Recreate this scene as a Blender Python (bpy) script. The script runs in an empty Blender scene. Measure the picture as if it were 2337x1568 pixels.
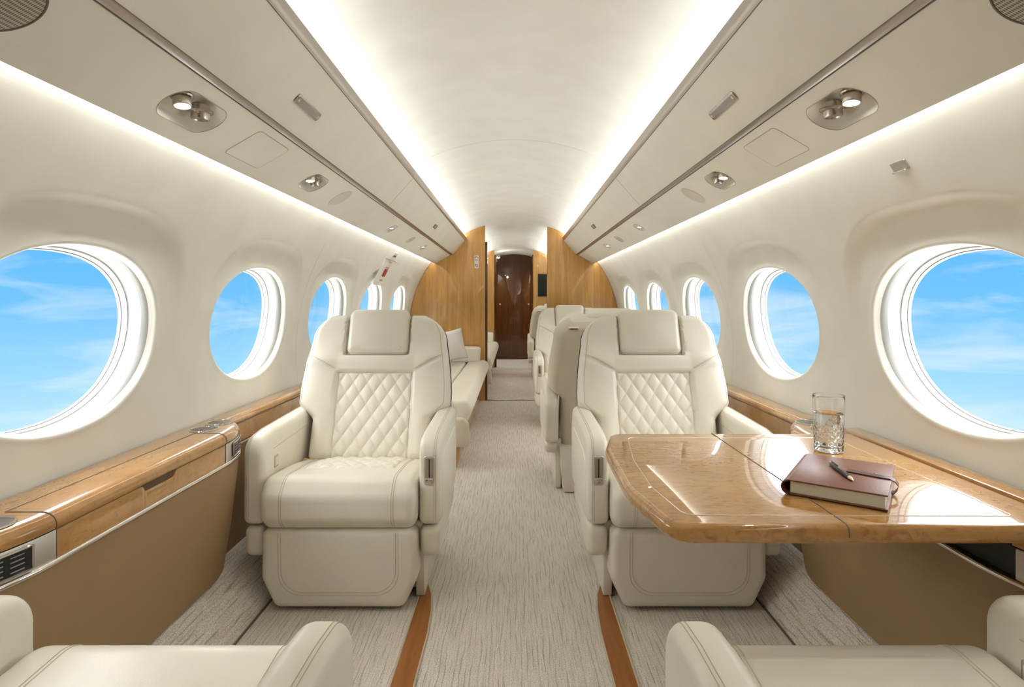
import bpy, bmesh, math, random
from math import sin, cos, pi, sqrt, radians
from mathutils import Vector, Matrix
random.seed(7)
SC = bpy.context.scene
COL = SC.collection

# ------------------------------------------------------------------ camera
F, VX, VY, H = 1336.0, 1174.0, 686.0, 1.07
cam_d = bpy.data.cameras.new('camera'); cam = bpy.data.objects.new('camera', cam_d); COL.objects.link(cam)
cam.location = (0, 0, H); cam.rotation_euler = (pi/2, 0, 0)
cam_d.sensor_width = 36; cam_d.lens = F/2337*36
cam_d.shift_x = -(VX-1168.5)/2337; cam_d.shift_y = -(784-VY)/2337
cam_d.clip_start = 0.02
SC.camera = cam
SC.view_settings.view_transform = 'Standard'; SC.view_settings.look = 'None'
SC.view_settings.gamma = 1; SC.view_settings.use_curve_mapping = False
SC.view_settings.exposure = 0.6
SC.cycles.max_bounces = 9; SC.cycles.diffuse_bounces = 4; SC.cycles.glossy_bounces = 3
SC.cycles.transmission_bounces = 8; SC.cycles.transparent_max_bounces = 8; SC.cycles.adaptive_threshold = 0.05
SC.cycles.sample_clamp_indirect = 6.0

# ------------------------------------------------------------------ materials
def nodes(name):
    m = bpy.data.materials.new(name); m.use_nodes = True
    nt = m.node_tree; b = nt.nodes['Principled BSDF']
    return m, nt, b, nt.links.new
def N(nt, kind, **kw):
    n = nt.nodes.new(kind)
    for k, v in kw.items():
        if hasattr(n, k): setattr(n, k, v)
        else: n.inputs[k].default_value = v
    return n
def ramp(nt, fac, stops):
    r = nt.nodes.new('ShaderNodeValToRGB')
    el = r.color_ramp.elements
    while len(el) < len(stops): el.new(0.5)
    for e, (p, c) in zip(el, stops):
        e.position = p; e.color = (c[0], c[1], c[2], 1) if len(c) == 3 else c
    nt.links.new(fac, r.inputs[0])
    return r
def coords(nt, scale, kind='Object'):
    t = nt.nodes.new('ShaderNodeTexCoord'); mp = nt.nodes.new('ShaderNodeMapping')
    mp.inputs['Scale'].default_value = scale
    nt.links.new(t.outputs[kind], mp.inputs[0])
    return mp.outputs[0]
def plain(name, col, rough=.5, metal=0., coat=0., coat_rough=.05, bump=0., bscale=300., spec=.5, emit=0., sheen=0.):
    m, nt, b, L = nodes(name)
    b.inputs['Base Color'].default_value = (*col, 1); b.inputs['Roughness'].default_value = rough
    b.inputs['Metallic'].default_value = metal; b.inputs['Coat Weight'].default_value = coat
    b.inputs['Coat Roughness'].default_value = coat_rough; b.inputs['Specular IOR Level'].default_value = spec
    b.inputs['Sheen Weight'].default_value = sheen
    # faint natural variation of the surface tone
    n = N(nt, 'ShaderNodeTexNoise'); n.inputs['Scale'].default_value = 7; n.inputs['Detail'].default_value = 1
    L(coords(nt, (1, 1, 1)), n.inputs['Vector'])
    r = ramp(nt, n.outputs['Fac'], [(.3, tuple(c*.97 for c in col)), (.7, tuple(min(1, c*1.02) for c in col))])
    L(r.outputs[0], b.inputs['Base Color'])
    if bump:
        n2 = N(nt, 'ShaderNodeTexNoise'); n2.inputs['Scale'].default_value = bscale; n2.inputs['Detail'].default_value = 1
        L(coords(nt, (1, 1, 1)), n2.inputs['Vector'])
        bp = nt.nodes.new('ShaderNodeBump'); bp.inputs['Strength'].default_value = bump; bp.inputs['Distance'].default_value = .001
        L(n2.outputs['Fac'], bp.inputs['Height']); L(bp.outputs[0], b.inputs['Normal'])
    if emit:
        b.inputs['Emission Color'].default_value = (*col, 1); b.inputs['Emission Strength'].default_value = emit
    return m
def wood(name, dark, light, fleck, stretch=(1, 1, 1), scale=6., fscale=40., fstretch=None, famt=.6, rough=.22, coat=1., thr=.6):
    m, nt, b, L = nodes(name)
    n = N(nt, 'ShaderNodeTexNoise'); n.inputs['Scale'].default_value = scale; n.inputs['Detail'].default_value = 7
    n.inputs['Distortion'].default_value = .9; n.inputs['Roughness'].default_value = .62
    L(coords(nt, stretch), n.inputs['Vector'])
    r = ramp(nt, n.outputs['Fac'], [(.3, dark), (.68, light)])
    n2 = N(nt, 'ShaderNodeTexNoise'); n2.inputs['Scale'].default_value = fscale; n2.inputs['Detail'].default_value = 4
    n2.inputs['Distortion'].default_value = 1.2
    L(coords(nt, fstretch or stretch), n2.inputs['Vector'])
    r2 = ramp(nt, n2.outputs['Fac'], [(thr-.08, (0, 0, 0)), (thr+.08, (famt, famt, famt))])
    mx = nt.nodes.new('ShaderNodeMix'); mx.data_type = 'RGBA'
    L(r2.outputs[0], mx.inputs[0]); L(r.outputs[0], mx.inputs[6]); mx.inputs[7].default_value = (*fleck, 1)
    L(mx.outputs[2], b.inputs['Base Color'])
    b.inputs['Roughness'].default_value = rough; b.inputs['Coat Weight'].default_value = coat
    b.inputs['Coat Roughness'].default_value = .01; b.inputs['Coat IOR'].default_value = 1.55; b.inputs['Specular IOR Level'].default_value = .15
    return m
def carpet(name, light, mid, dark):
    m, nt, b, L = nodes(name)
    def noise(st, det=3, dist=0.):
        n = N(nt, 'ShaderNodeTexNoise'); n.inputs['Scale'].default_value = 1; n.inputs['Detail'].default_value = det; n.inputs['Distortion'].default_value = dist
        L(coords(nt, st), n.inputs['Vector']); return n.outputs['Fac']
    def mth(op, a, v=None, c=None):
        n = nt.nodes.new('ShaderNodeMath'); n.operation = op; L(a, n.inputs[0])
        if v is not None:
            if isinstance(v, (int, float)): n.inputs[1].default_value = v
            else: L(v, n.inputs[1])
        if c is not None: n.inputs[2].default_value = c
        return n.outputs[0]
    base = noise((150, 6, 60), 4)
    r = ramp(nt, base, [(.36, mid), (.56, light)])
    tcx = nt.nodes.new('ShaderNodeTexCoord'); sx = nt.nodes.new('ShaderNodeSeparateXYZ'); L(tcx.outputs['Object'], sx.inputs[0])
    def lines(freq, wob, st, width, mask_st, m0, m1):
        ph = mth('MULTIPLY_ADD', noise(st, 3), wob, 0.)
        v = mth('FRACT', mth('ADD', mth('MULTIPLY', sx.outputs['X'], freq), ph))
        d_ = mth('ABSOLUTE', mth('SUBTRACT', v, .5))
        a_ = ramp(nt, d_, [(.0, (1, 1, 1)), (width, (0, 0, 0))]); k_ = ramp(nt, noise(mask_st, 2), [(m0, (0, 0, 0)), (m1, (1, 1, 1))])
        return mth('MULTIPLY', a_.outputs[0], k_.outputs[0])
    lr_ = mth('MAXIMUM', lines(62., 2.2, (15, 4, 16), .15, (75, 7, 60), .44, .56), mth('MULTIPLY', lines(115., 2.6, (20, 6, 20), .2, (95, 10, 70), .48, .60), .55))
    lr = nt.nodes.new('ShaderNodeMath'); lr.operation = 'MULTIPLY'; lr.inputs[1].default_value = .9; L(lr_, lr.inputs[0])
    mx = nt.nodes.new('ShaderNodeMix'); mx.data_type = 'RGBA'; L(lr.outputs[0], mx.inputs[0]); L(r.outputs[0], mx.inputs[6]); mx.inputs[7].default_value = (*dark, 1)
    n2 = noise((300, 300, 300), 2)
    r2 = ramp(nt, n2, [(.32, (.60, .59, .58)), (.58, (1.0, 1.0, 1.0))])
    m2 = nt.nodes.new('ShaderNodeMix'); m2.data_type = 'RGBA'; m2.blend_type = 'MULTIPLY'; m2.inputs[0].default_value = 1
    L(mx.outputs[2], m2.inputs[6]); L(r2.outputs[0], m2.inputs[7]); L(m2.outputs[2], b.inputs['Base Color'])
    b.inputs['Roughness'].default_value = .95; b.inputs['Sheen Weight'].default_value = .15
    b.inputs['Specular IOR Level'].default_value = .1
    hgt = n2
    bp = nt.nodes.new('ShaderNodeBump'); bp.inputs['Strength'].default_value = .5; bp.inputs['Distance'].default_value = .002
    L(hgt, bp.inputs['Height']); L(bp.outputs[0], b.inputs['Normal'])
    return m

M = {}
M['leather'] = plain('cream_leather', (.835, .78, .665), .34, bump=.12, bscale=420)
M['quilt'] = plain('quilted_leather', (.85, .80, .69), .36, bump=.10, bscale=420)
M['stitch'] = plain('stitch_thread', (.56, .48, .36), .7)
M['shell'] = plain('beige_shell', (.70, .62, .49), .42)
M['wall'] = plain('ivory_wall_panel', (.875, .85, .775), .55)
M['ceil'] = plain('ivory_headliner', (.875, .86, .81), .65)
M['valance'] = plain('beige_valance', (.745, .695, .60), .55)
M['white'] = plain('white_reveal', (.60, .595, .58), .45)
M['gasket'] = plain('window_gasket', (.50, .49, .51), .4)
M['seal'] = plain('shaded_reveal_grey', (.25, .235, .21), .42)  # reveal tone darkened to carry the shade behind the lip
M['tan'] = plain('tan_panel_leather', (.345, .22, .105), .55, bump=.08, bscale=300)
M['steel'] = plain('satin_nickel', (.50, .45, .40), .26, metal=1.)
M['steel2'] = plain('brushed_plate', (.56, .53, .48), .38, metal=1.)
M['chrome'] = plain('polished_chrome', (.72, .68, .62), .10, metal=1.)
M['chrome2'] = plain('soft_chrome', (.74, .70, .65), .32, metal=1.)
M['bronze'] = plain('brushed_bronze_strip', (.36, .315, .28), .28, metal=1.)
M['groove'] = plain('dark_groove', (.13, .10, .075), .5)
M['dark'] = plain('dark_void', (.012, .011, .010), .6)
M['black'] = plain('black_plastic', (.016, .016, .018), .3)
M['key'] = plain('key_grey', (.30, .29, .28), .4)
M['well'] = plain('cup_well_metal', (.16, .15, .14), .28, metal=1.)
M['pull'] = plain('dark_wood_recess', (.10, .04, .014), .55)
M['screen'] = plain('screen_glass', (.012, .02, .024), .12)
M['placard'] = plain('placard_white', (.86, .80, .77), .5)
M['ink'] = plain('placard_ink', (.12, .07, .08), .6)
M['inkgrey'] = plain('placard_grey', (.42, .37, .35), .6)
M['red'] = plain('red_handle', (.42, .03, .03), .35)
M['hatch'] = plain('hatch_beige', (.745, .695, .60), .55)
M['mesh'] = plain('speaker_mesh', (.44, .37, .28), .7)
M['disc'] = plain('flat_speaker_cover', (.60, .54, .455), .6)
M['pillow'] = plain('pale_pillow_fabric', (.66, .61, .57), .9, bump=.8, bscale=140)
M['pages'] = plain('book_pages', (.74, .69, .54), .8)
M['brown'] = plain('brown_leather', (.185, .062, .033), .38, bump=.25, bscale=260)
M['brownedge'] = plain('dark_brown_leather', (.085, .03, .022), .45)
M['pen'] = plain('black_lacquer', (.02, .017, .015), .12)
M['gold'] = plain('pale_gold', (.80, .62, .42), .22, metal=1.)
M['inlay'] = plain('pale_metal_inlay', (.86, .74, .60), .3, metal=.8)
M['piping'] = plain('beige_binding', (.56, .46, .34), .8)
M['burl'] = wood('honey_burl', (.37, .168, .043), (.55, .295, .090), (.27, .10, .022), (1, 1, 1), 5., 48., (2.4, 1, 2.4), .38, thr=.62)
M['burl_table'] = wood('honey_burl_table', (.39, .18, .046), (.55, .29, .084), (.26, .095, .02), (.6, 1, 1), 4.5, 34., (1, 3.2, 1), .6, thr=.58)
M['wood'] = wood('cherry_panel', (.47, .235, .070), (.65, .365, .118), (.35, .155, .04), (6, 1, .35), 3., 9., (7, 1, .5), .35, rough=.25, coat=.7)
M['wooddark'] = wood('dark_cherry', (.075, .026, .008), (.12, .045, .014), (.05, .015, .005), (6, 1, .35), 3., 9., (7, 1, .5), .35, rough=.2, coat=.8)
M['trackwood'] = wood('cherry_strip', (.29, .105, .028), (.37, .15, .042), (.2, .065, .016), (8, .6, 1), 4., 10., (9, .8, 1), .3, rough=.35, coat=.2)
M['carpet'] = carpet('streaked_carpet', (.82, .755, .675), (.72, .655, .575), (.40, .345, .29))
M['lens'] = plain('lamp_lens', (1., .95, .88), .3, emit=9.)

def pane_mat():
    m = bpy.data.materials.new('window_pane'); m.use_nodes = True; nt = m.node_tree; nt.nodes.clear()
    o = nt.nodes.new('ShaderNodeOutputMaterial'); t = nt.nodes.new('ShaderNodeBsdfTransparent'); g = nt.nodes.new('ShaderNodeBsdfGlossy')
    g.inputs['Roughness'].default_value = .01
    fr = nt.nodes.new('ShaderNodeFresnel'); fr.inputs['IOR'].default_value = 1.10
    mx = nt.nodes.new('ShaderNodeMixShader'); nt.links.new(fr.outputs[0], mx.inputs[0])
    nt.links.new(t.outputs[0], mx.inputs[1]); nt.links.new(g.outputs[0], mx.inputs[2]); nt.links.new(mx.outputs[0], o.inputs[0])
    return m
M['pane'] = pane_mat()
def glass(name, ior, col=(1, 1, 1)):
    m = bpy.data.materials.new(name); m.use_nodes = True; nt = m.node_tree; b = nt.nodes['Principled BSDF']
    b.inputs['Base Color'].default_value = (*col, 1); b.inputs['Transmission Weight'].default_value = 1
    b.inputs['Roughness'].default_value = 0; b.inputs['IOR'].default_value = ior
    return m
M['glass'] = glass('cut_crystal', 1.5); M['water'] = glass('water', 1.33)

# ------------------------------------------------------------------ mesh helpers
class MB:
    def __init__(s): s.v = []; s.f = []
    def add(s, vs, fs):
        o = len(s.v); s.v.extend(tuple(p) for p in vs); s.f.extend(tuple(o+i for i in f) for f in fs); return s
    def box(s, x0, x1, y0, y1, z0, z1, r=0.0, seg=3):
        if r <= 0:
            vs = [(x, y, z) for x in (x0, x1) for y in (y0, y1) for z in (z0, z1)]
            return s.add(vs, [(0, 1, 3, 2), (4, 6, 7, 5), (0, 4, 5, 1), (2, 3, 7, 6), (0, 2, 6, 4), (1, 5, 7, 3)])
        bm = bmesh.new(); bmesh.ops.create_cube(bm, size=1)
        for v in bm.verts: v.co = Vector(((x0+x1)/2+v.co.x*(x1-x0), (y0+y1)/2+v.co.y*(y1-y0), (z0+z1)/2+v.co.z*(z1-z0)))
        bmesh.ops.bevel(bm, geom=bm.edges[:], offset=r, segments=seg, affect='EDGES', profile=.5)
        bm.verts.index_update()
        s.add([v.co[:] for v in bm.verts], [[v.index for v in f.verts] for f in bm.faces]); bm.free(); return s
    def grid(s, fn, nu, nv, cu=False):
        vs = [fn(i/nu, j/nv) for j in range(nv+1) for i in range(nu+(0 if cu else 1))]
        w = nu if cu else nu+1
        fs = [(j*w+i, j*w+(i+1) % w, (j+1)*w+(i+1) % w, (j+1)*w+i) for j in range(nv) for i in range(nu)]
        return s.add(vs, fs)
    def loops(s, lps, closed=True, cap0=False, cap1=False):
        n = len(lps[0]); vs = [p for l in lps for p in l]; fs = []
        for j in range(len(lps)-1):
            for i in range(n if closed else n-1):
                fs.append((j*n+i, j*n+(i+1) % n, (j+1)*n+(i+1) % n, (j+1)*n+i))
        if cap0: fs.append(tuple(range(n))[::-1])
        if cap1: fs.append(tuple((len(lps)-1)*n+i for i in range(n)))
        return s.add(vs, fs)
    def tube(s, pts, r, n=8, closed=False):
        P = [Vector(p) for p in pts]; m = len(P); lps = []; up = None
        for i in range(m):
            a = P[(i-1) % m] if (closed or i > 0) else P[i]; b = P[(i+1) % m] if (closed or i < m-1) else P[i]
            t = (b-a).normalized()
            if up is None:
                up = Vector((0, 0, 1)) if abs(t.z) < .9 else Vector((1, 0, 0))
            x = t.cross(up)
            if x.length < 1e-6: x = t.cross(Vector((1, 0, 0)))
            x.normalize(); up = x.cross(t).normalized()
            lps.append([P[i]+r*(cos(2*pi*k/n)*x+sin(2*pi*k/n)*up) for k in range(n)])
        if closed:
            lps.append(lps[0]); return s.loops(lps)
        return s.loops(lps, True, True, True)
    def lathe(s, prof, c=(0, 0, 0), axis=(0, 0, 1), n=24, fn=None):
        z = Vector(axis).normalized(); x = z.orthogonal().normalized(); y = z.cross(x); c = Vector(c); lps = []
        for (r, h) in prof:
            l = []
            for k in range(n):
                a = 2*pi*k/n; rr = r if fn is None else fn(r, h, a)
                l.append(c+z*h+rr*(cos(a)*x+sin(a)*y))
            lps.append(l)
        return s.loops(lps, True, prof[0][0] > 1e-6, prof[-1][0] > 1e-6)
    def puff(s, out, mp, hf, hb, r, n=5, rings=0, bulge=0., rb=None, bulge_b=0.):
        rb = r if rb is None else rb
        def side(h, sg, rr, bl):
            L = []
            for k in range(n+1):
                t = k/n*pi/2
                o2 = inset(out, rr*(1-cos(t)))
                L.append([mp(p[0], p[1], h-sg*rr*(1-sin(t))) for p in o2])
            o2 = inset(out, rr); cx = sum(p[0] for p in o2)/len(o2); cy = sum(p[1] for p in o2)/len(o2)
            hx = max(abs(p[0]-cx) for p in o2)*1.0001; hy = max(abs(p[1]-cy) for p in o2)*1.0001
            for k in range(1, rings+1):
                q = 1-k/rings; q = max(q, .02)
                L.append([mp(cx+(p[0]-cx)*q, cy+(p[1]-cy)*q, h+sg*bl*(1-((p[0]-cx)*q/hx)**2)*(1-((p[1]-cy)*q/hy)**2)*(1-q**8)) for p in o2])
            return L
        a = side(hf, 1, r, bulge); b = side(hb, -1, rb, bulge_b)
        return s.loops(b[::-1]+a, True, True, True)
    def prism(s, out, mp, h0, h1):
        return s.loops([[mp(p[0], p[1], h0) for p in out], [mp(p[0], p[1], h1) for p in out]], True, True, True)
    def sweep(s, path, prof):
        # path: list of (x, y, nx, ny); prof: list of (offset along n, z)
        return s.loops([[(p[0]+p[2]*o, p[1]+p[3]*o, z) for (o, z) in prof] for p in path], False)
def inset(o, d):
    n = len(o); res = []
    ar = sum(o[i][0]*o[(i+1) % n][1]-o[(i+1) % n][0]*o[i][1] for i in range(n)); sg = 1 if ar > 0 else -1
    for i in range(n):
        a, p, b = o[i-1], o[i], o[(i+1) % n]
        e1 = Vector((p[0]-a[0], p[1]-a[1])); e2 = Vector((b[0]-p[0], b[1]-p[1]))
        if e1.length < 1e-9: e1 = e2
        if e2.length < 1e-9: e2 = e1
        e1.normalize(); e2.normalize(); n1 = Vector((-e1.y, e1.x)); n2 = Vector((-e2.y, e2.x)); m = n1+n2
        if m.length < 1e-6: m = n1.copy()
        m.normalize(); k = 1/max(.5, m.dot(n1))
        res.append((p[0]+sg*m.x*d*k, p[1]+sg*m.y*d*k))
    return res
def rpoly(pts, seg=6, sub=0.):
    out = []; n = len(pts)
    for i in range(n):
        p = Vector(pts[i][:2]); r = pts[i][2]; a = Vector(pts[i-1][:2]); b = Vector(pts[(i+1) % n][:2])
        if r <= 0: out.append(tuple(p)); continue
        u = (a-p).normalized(); w = (b-p).normalized(); ang = u.angle(w); t = r/math.tan(ang/2)
        t = min(t, .49*(a-p).length, .49*(b-p).length); r2 = t*math.tan(ang/2)
        c = p+(u+w).normalized()*(r2/sin(ang/2)); s0 = p+u*t-c; e0 = p+w*t-c
        d = math.atan2(s0.x*e0.y-s0.y*e0.x, s0.dot(e0))
        for k in range(seg+1):
            q = d*k/seg; out.append((c.x+s0.x*cos(q)-s0.y*sin(q), c.y+s0.x*sin(q)+s0.y*cos(q)))
    if sub:
        o2 = []
        for i in range(len(out)):
            a = out[i]; b = out[(i+1) % len(out)]; l = math.dist(a, b); k = max(1, int(l/sub))
            for j in range(k): o2.append((a[0]+(b[0]-a[0])*j/k, a[1]+(b[1]-a[1])*j/k))
        out = o2
    return out
def wpos(o):
    p = Vector((0, 0, 0))
    while o is not None: p += o.location; o = o.parent
    return p
def obj(name, mb, mat, parent=None, label=None, local=False, sharp=38, smooth=True, kind=None, merge=0.):
    off = Vector((0, 0, 0))
    if parent is not None and not local: off = wpos(parent)
    me = bpy.data.meshes.new(name)
    me.from_pydata([(p[0]-off.x, p[1]-off.y, p[2]-off.z) for p in mb.v], [], mb.f)
    bm = bmesh.new(); bm.from_mesh(me)
    if merge: bmesh.ops.remove_doubles(bm, verts=bm.verts[:], dist=merge)
    bmesh.ops.recalc_face_normals(bm, faces=bm.faces[:]); bm.to_mesh(me); bm.free()
    if smooth:
        me.polygons.foreach_set('use_smooth', [True]*len(me.polygons))
        me.set_sharp_from_angle(angle=radians(sharp))
    me.materials.append(mat); me.update()
    o = bpy.data.objects.new(name, me); COL.objects.link(o)
    if parent is not None: o.parent = parent
    if label: o['label'] = label
    if kind: o['kind'] = kind
    return o
def tag(o, label, cat, group=None, kind=None):
    if label: o['label'] = label
    if cat: o['category'] = cat
    if group: o['group'] = group
    if kind: o['kind'] = kind
    return o
def thing(name, loc, label, cat, group=None, rz=0.):
    o = bpy.data.objects.new(name, None); COL.objects.link(o); o.location = loc; o.rotation_euler = (0, 0, rz)
    o.empty_display_size = .1
    return tag(o, label, cat, group)
def copy_tree(o, parent=None):
    c = o.copy(); COL.objects.link(c); c.parent = parent
    for ch in list(o.children): copy_tree(ch, c)
    return c
def struct(name, mb, mat, **kw): return obj(name, mb, mat, kind='structure', **kw)
def sst(a, b, x):
    t = min(1, max(0, (x-a)/(b-a))); return t*t*(3-2*t)
def lerp(a, b, t): return a+(b-a)*t

# ------------------------------------------------------------------ cabin shell
R, ZC = 1.12, .797
Y0, YB, YE = -2.11, 6.25, 10.70         # rear end, bulkhead, far end
A0, AH, AW = .1790, .2330, .347             # window centre on the arc, half height, half width
SW, SH, SN = .437, .352, 2.7
def scoop(dy, a):
    da = a-A0; up = max(da, 0)/SH; w = abs(dy)/SW
    S = (w**SN+up**SN)**(1/SN); q = min(1, max(0, (da+.14)/.488))
    return .034*(1-sst(.89, 1.05, S))*q*q*(1.5-.5*q)
def scoop_r(th):
    c, s_ = abs(cos(th)), sin(th)
    if s_ >= 0: return 1/((c/SW)**SN+(s_/SH)**SN)**(1/SN)
    return SW/max(c, 1e-6)
def onwall(sg, y, a, d=0.):
    ph = a/R; r = R+d; return (sg*r*cos(ph), y, ZC+r*sin(ph))
def sup(th, w, h, n=2.12):
    return 1/((abs(cos(th))/w)**n+(abs(sin(th))/h)**n)**(1/n)
def cell_angles(cx, cy, u0, u1, v0, v1, n):
    cor = [math.atan2(v-cy, u-cx) % (2*pi) for u in (u0, u1) for v in (v0, v1)]
    an = [2*pi*k/n for k in range(n)]
    for c in cor:
        i = min(range(len(an)), key=lambda k: abs((an[k]-c+pi) % (2*pi)-pi)); an[i] = c
    return sorted(an)
def rect_r(th, cx, cy, u0, u1, v0, v1):
    c, s = cos(th), sin(th); r = 1e9
    if c > 1e-9: r = min(r, (u1-cx)/c)
    if c < -1e-9: r = min(r, (u0-cx)/c)
    if s > 1e-9: r = min(r, (v1-cy)/s)
    if s < -1e-9: r = min(r, (v0-cy)/s)
    return r
AL, AT = -.20, .86
WY = [1.46+1.02*k for k in (0, 1, 2, 3, 4, 6, 7)]  # last two pairs are unseen, added to light the forward compartment
def make_wall(sg, name):
    mb = MB(); NA = 132
    for yc in WY:
        u0, u1 = yc-.51, yc+.51
        an = cell_angles(yc, A0, u0, u1, AL, AT, NA); lps = []
        # rounded lip rolling out into the opening
        for (ins, dep) in [(.010, .016), (.006, .011), (.002, .004), (0, .0)]:
            lps.append([onwall(sg, yc+sup(t, AW-ins, AH-ins)*cos(t), A0+sup(t, AW-ins, AH-ins)*sin(t),
                               dep+scoop(sup(t, AW, AH)*cos(t), A0+sup(t, AW, AH)*sin(t))) for t in an])
        seq = [(0, k/22) for k in range(1, 23)]+[(1, k/12) for k in range(1, 13)]+[(2, k/8) for k in range(1, 9)]
        for (zone, q) in seq:
            l = []
            for t in an:
                r0 = sup(t, AW, AH); r1 = rect_r(t, yc, A0, u0, u1, AL, AT); rs = min(scoop_r(t), r1*.93)
                ra, rb = lerp(r0, max(rs*.88, r0*1.02), 1), min(rs*1.06, r1*.97); rb = max(rb, ra*1.01)
                r = lerp(r0, ra, q) if zone == 0 else (lerp(ra, rb, q) if zone == 1 else lerp(rb, r1, q))
                dy, a = r*cos(t), A0+r*sin(t)
                lipup = -.004*math.exp(-((r-r0)/.014)**2)*(1-math.exp(-((r-r0)/.004)**2)) if zone == 0 else 0
                l.append(onwall(sg, yc+dy, a, scoop(dy, a)+lipup))
            lps.append(l)
        mb.loops(lps)
    for (y0, y1) in [(Y0, WY[0]-.51), (WY[4]+.51, YB), (YB, WY[5]-.51), (WY[6]+.51, YE)]:
        mb.grid(lambda u, v: onwall(sg, lerp(y0, y1, u), lerp(AL, AT, v)), 4, 40)
    # plain lower sidewall down to the floor
    mb.grid(lambda u, v: (sg*lerp(1.1022, 1.102, v), lerp(Y0, YE, u), lerp(.5985, -.02, v)), 6, 4)
    return struct(name, mb, M['wall'], merge=1e-4, sharp=50)
wl = make_wall(-1, 'wall_left'); wr = make_wall(1, 'wall_right')
# thin joint lines between two sidewall panels
for sg, w in ((-1, wl), (1, wr)):
    for ys in (3.0,):
        obj('panel_seam', MB().tube([onwall(sg, ys, lerp(-.19, .60, k/20), .001) for k in range(21)], .0016, 6), M['valance'], w)
# windows
wn = 0
for sg in (-1, 1):
    for yc in WY:
        wn += 1
        root = bpy.data.objects.new('window_%d' % wn, None); COL.objects.link(root); root['kind'] = 'structure'
        root.location = onwall(sg, yc, A0, .06)
        NA = 96; an = [2*pi*k/NA for k in range(NA)]
        def ring(ins, t0, dep):
            l = []; tt = max(0, t0-.1)
            for t in an:
                r = sup(t, AW-ins, AH-ins-.020*tt); s0 = scoop(sup(t, AW, AH)*cos(t), A0+sup(t, AW, AH)*sin(t))+.012
                l.append(onwall(sg, yc+r*cos(t), A0-.017*tt+r*sin(t), lerp(s0, dep, t0)))
            return l
        obj('window_seal', MB().loops([ring(.003, 0, 0), ring(-.007, .02, .11), ring(-.007, .06, .11), ring(-.002, .14, .11), ring(.001, .24, .11), ring(.0005, .33, .11), ring(-.001, .36, .11)]), M['seal'], root, sharp=60)  # outer part of the reveal, its shade put into a darker grey
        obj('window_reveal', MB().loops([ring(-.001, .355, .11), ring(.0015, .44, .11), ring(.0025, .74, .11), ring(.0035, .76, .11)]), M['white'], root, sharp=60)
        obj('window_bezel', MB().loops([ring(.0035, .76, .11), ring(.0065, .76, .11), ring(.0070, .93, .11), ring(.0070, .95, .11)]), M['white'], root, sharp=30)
        obj('window_gasket', MB().loops([ring(.0070, .95, .11), ring(.0095, .95, .11), ring(.0095, 1.05, .11)]), M['gasket'], root, sharp=30)
        obj('window_gap_shade', MB().tube(ring(.0015, 0, 0), .0020, 6, closed=True), M['groove'], root)  # dark tube standing in for the shadow line behind the lip
        pl = ring(.006, 1.0, .112)
        obj('window_pane', MB().add(pl, [tuple(range(NA))]), M['pane'], root, smooth=False)

# ceiling
def ceil_pt(u, v, y0=Y0, y1=YE):
    x = lerp(-.64, .64, u); return (x, lerp(y0, y1, v), ZC+sqrt(R*R-x*x))
ceil = struct('ceiling', MB().grid(ceil_pt, 48, 26), M['ceil'])
obj('panel_seam', MB().tube([(lerp(-.5, .5, k/30), 3.08, ZC+sqrt(R*R-lerp(-.5, .5, k/30)**2)-.0002) for k in range(31)], .0012, 6), M['valance'], ceil)

# sloping overhead panels (valances)
PA, PB, PC, PD, PE = (.845, 1.464), (.680, 1.560), (.658, 1.562), (.525, 1.711), (.514, 1.744)
LAB = math.dist(PA, PB); DAB = ((PB[0]-PA[0])/LAB, (PB[1]-PA[1])/LAB); NAB = (-DAB[1]*-1, -DAB[0])  # into the panel
NAB = (DAB[1], -DAB[0])
def onAB(sg, y, s, d=0.): return (sg*(PA[0]+DAB[0]*s+NAB[0]*d), y, PA[1]+DAB[1]*s+NAB[1]*d)
LCD = math.dist(PC, PD); DCD = ((PD[0]-PC[0])/LCD, (PD[1]-PC[1])/LCD); NCD = (DCD[1], -DCD[0])
def onCD(sg, y, s, d=0.): return (sg*(PC[0]+DCD[0]*s+NCD[0]*d), y, PC[1]+DCD[1]*s+NCD[1]*d)
def stad(th, L, r):
    c, s = abs(cos(th)), abs(sin(th))
    if s > 1e-9 and r/s*c <= L-r: return r/s
    k = L-r; b = c*k; return b+sqrt(max(0, b*b-k*k+r*r))
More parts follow.
